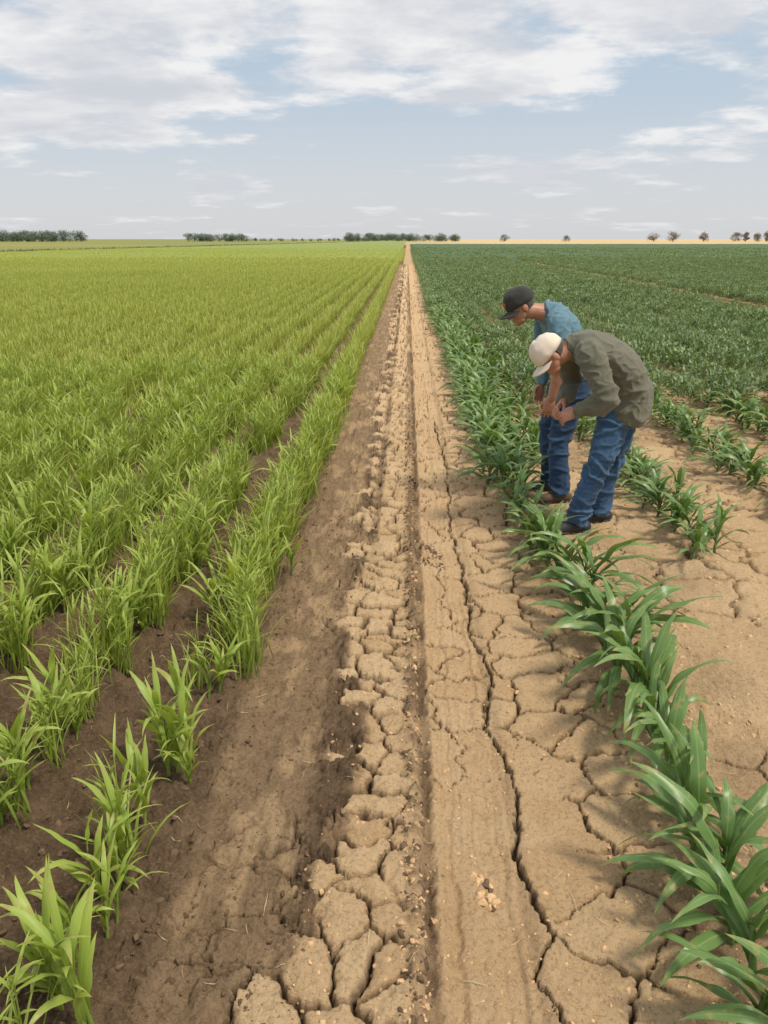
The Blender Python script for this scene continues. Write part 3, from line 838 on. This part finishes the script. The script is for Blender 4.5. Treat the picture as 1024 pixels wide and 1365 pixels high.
# ------------------------------------------------------------ distant trees
M_tree=leaf_mat('hazed_tree_leaf',(.12,.17,.13),(.16,.21,.15),(.20,.25,.18),transl=.1,rough=.8,spec=.1)  # distance haze is put into these pale grey-green leaf colours
M_treeb=leaf_mat('autumn_tree_leaf',(.20,.165,.12),(.25,.20,.145),(.30,.25,.18),transl=.1,rough=.8,spec=.1)
def grow(mb,base,h,w):
    base=Vector(base)
    mb.stem(base,base+Vector((0,0,h*.45)),h*.035,h*.02,7,3)
    cl=[]
    for k in range(13):
        a=R(0,6.28);z=R(.18,.80);r=R(.1,.40)*w*(1-.5*max(0,z-.5))
        tip=base+Vector((r*math.cos(a),r*math.sin(a),z*h));cl.append((tip,R(.15,.24)*w))
        mb.stem(base+Vector((0,0,h*z*.5)),tip,h*.014,h*.005,5,2)
    cl.append((base+Vector((0,0,h*.80)),.2*w))
    for c_,r in cl:
        for _ in range(60):
            d=Vector((random.gauss(0,1),random.gauss(0,1),random.gauss(0,1)))
            d=d.normalized()*r*(R(.3,1)**.5)*R(.8,1.15);d.z*=.8
            p=c_+d
            if p.z<.1: p.z=.1
            mb.leaf(p,R(0,6.28),R(-.8,.8),h*.08,h*.065,R(-1,1))
def tree_obj(name,items,mat):
    mb=MB()
    ox=items[0][0];oy=items[0][1]
    for (x,y,h,w) in items: grow(mb,(x-ox,y-oy,0),h,w)
    ob=mb.obj(name,mat);link(ob);ob.location=(ox,oy,-.05);return ob
def px(x,D): return (x-543)/1063*D
def mass(x0,x1,n,h,D=600,dd=25):
    return [(px(x0+(x1-x0)*(i+.5)/n+R(-1,1),D),D+R(-dd,dd),h*R(.75,1.1),h*R(1.3,1.8)) for i in range(n)]
tree_obj('distant_tree_line',mass(-60,88,34,7.6,560),M_tree)
tree_obj('distant_tree_line',mass(254,330,20,5.8,620),M_tree)
tree_obj('distant_tree_line',mass(330,455,16,2.8,700),M_tree)
tree_obj('distant_tree_line',mass(463,560,26,6.2,640),M_tree)
tree_obj('distant_tree_line',mass(566,612,9,5.4,620),M_tree)
for x,h in ((587,6.6),(606,5.4),(672,5.6),(753,4.8)):
    tree_obj('broadleaf_tree',[(px(x,600),600,h,h*1.4)],M_tree)
for x,h,w in ((868,6.6,10),(893,7.4,11),(933,7.2,9),(975,6.8,8),(988,7.4,7),(1003,6.8,8),(1015,7.8,9),(1045,7,8)):
    tree_obj('autumn_tree',[(px(x,600),600,h,w)],M_treeb)

# ------------------------------------------------------------ light, sky, camera
S=Vector((.62,-.30,1.25)).normalized()
sun=bpy.data.lights.new('sun','SUN');sun.energy=3.2;sun.angle=math.radians(9);sun.color=(1,.91,.77)
so=link(bpy.data.objects.new('sun',sun));so.rotation_euler=(-S).to_track_quat('-Z','Y').to_euler();so.location=(5,-5,20)
w=bpy.data.worlds.new('World');scene.world=w;w.use_nodes=True;nt=w.node_tree;nt.nodes.clear();B=NB(nt)
sky=B.n('ShaderNodeTexSky',sky_type='NISHITA');sky.sun_disc=False
sky.sun_elevation=math.asin(S.z);sky.sun_rotation=math.atan2(S.x,S.y);sky.air_density=1.0;sky.dust_density=2.0;sky.ozone_density=1.0
tc=B.n('ShaderNodeTexCoord');sv=B.n('ShaderNodeSeparateXYZ');B.l(tc.outputs['Generated'],sv.inputs[0])
zz=B.math('MAXIMUM',sv.outputs[2],0.0)
den=B.math('ADD',zz,.13)
cv=B.n('ShaderNodeCombineXYZ');B.l(B.math('DIVIDE',sv.outputs[0],den),cv.inputs[0]);B.l(B.math('DIVIDE',sv.outputs[1],den),cv.inputs[1])
mp=B.n('ShaderNodeMapping');mp.inputs['Location'].default_value=(7.3,2.4,0);mp.inputs['Scale'].default_value=(.9,1.0,1);B.l(cv.outputs[0],mp.inputs[0])
n1=B.noise(mp.outputs[0],.9,10,.56,.15)
n2=B.noise(mp.outputs[0],2.6,8,.6,.1)
hz=B.rng(sv.outputs[2],.05,.20,0,1,True)
base=B.mix(B.rng(sv.outputs[2],.0,.22,1,0,True),(5.2,6.4,7.6),(7.5,7.6,7.85))
skyc=B.mix(.82,sky.outputs[0],base)
dens=B.math('ADD',B.math('MULTIPLY',n1,.70),B.math('MULTIPLY',n2,.30))
thr=B.math('SUBTRACT',dens,B.math('MULTIPLY',B.math('SUBTRACT',1.0,hz),.11))
cf=B.rng(thr,.415,.51,0,1,True)
shade=B.rng(n2,.40,.58)
cc=B.mix(shade,(6.7,6.85,7.3),(9.1,9.0,8.95))
cc=B.mix(B.rng(n1,.53,.66,0,.85),cc,(6.2,6.4,6.9))
colr=B.mix(B.math('MULTIPLY',cf,.92),skyc,cc)
bg=B.n('ShaderNodeBackground');B.l(colr,bg.inputs[0]);bg.inputs[1].default_value=.1
o=B.n('ShaderNodeOutputWorld');B.l(bg.outputs[0],o.inputs[0])
cam=bpy.data.cameras.new('camera');cam.sensor_fit='VERTICAL';cam.sensor_height=36;cam.lens=36*1000/1365;cam.clip_start=.05;cam.clip_end=12000
cob=link(bpy.data.objects.new('camera',cam));cob.location=(0,0,H);cob.rotation_euler=(math.pi/2-PITCH,0,YAW)
scene.camera=cob
scene.view_settings.view_transform='Standard';scene.view_settings.look='None';scene.view_settings.exposure=0
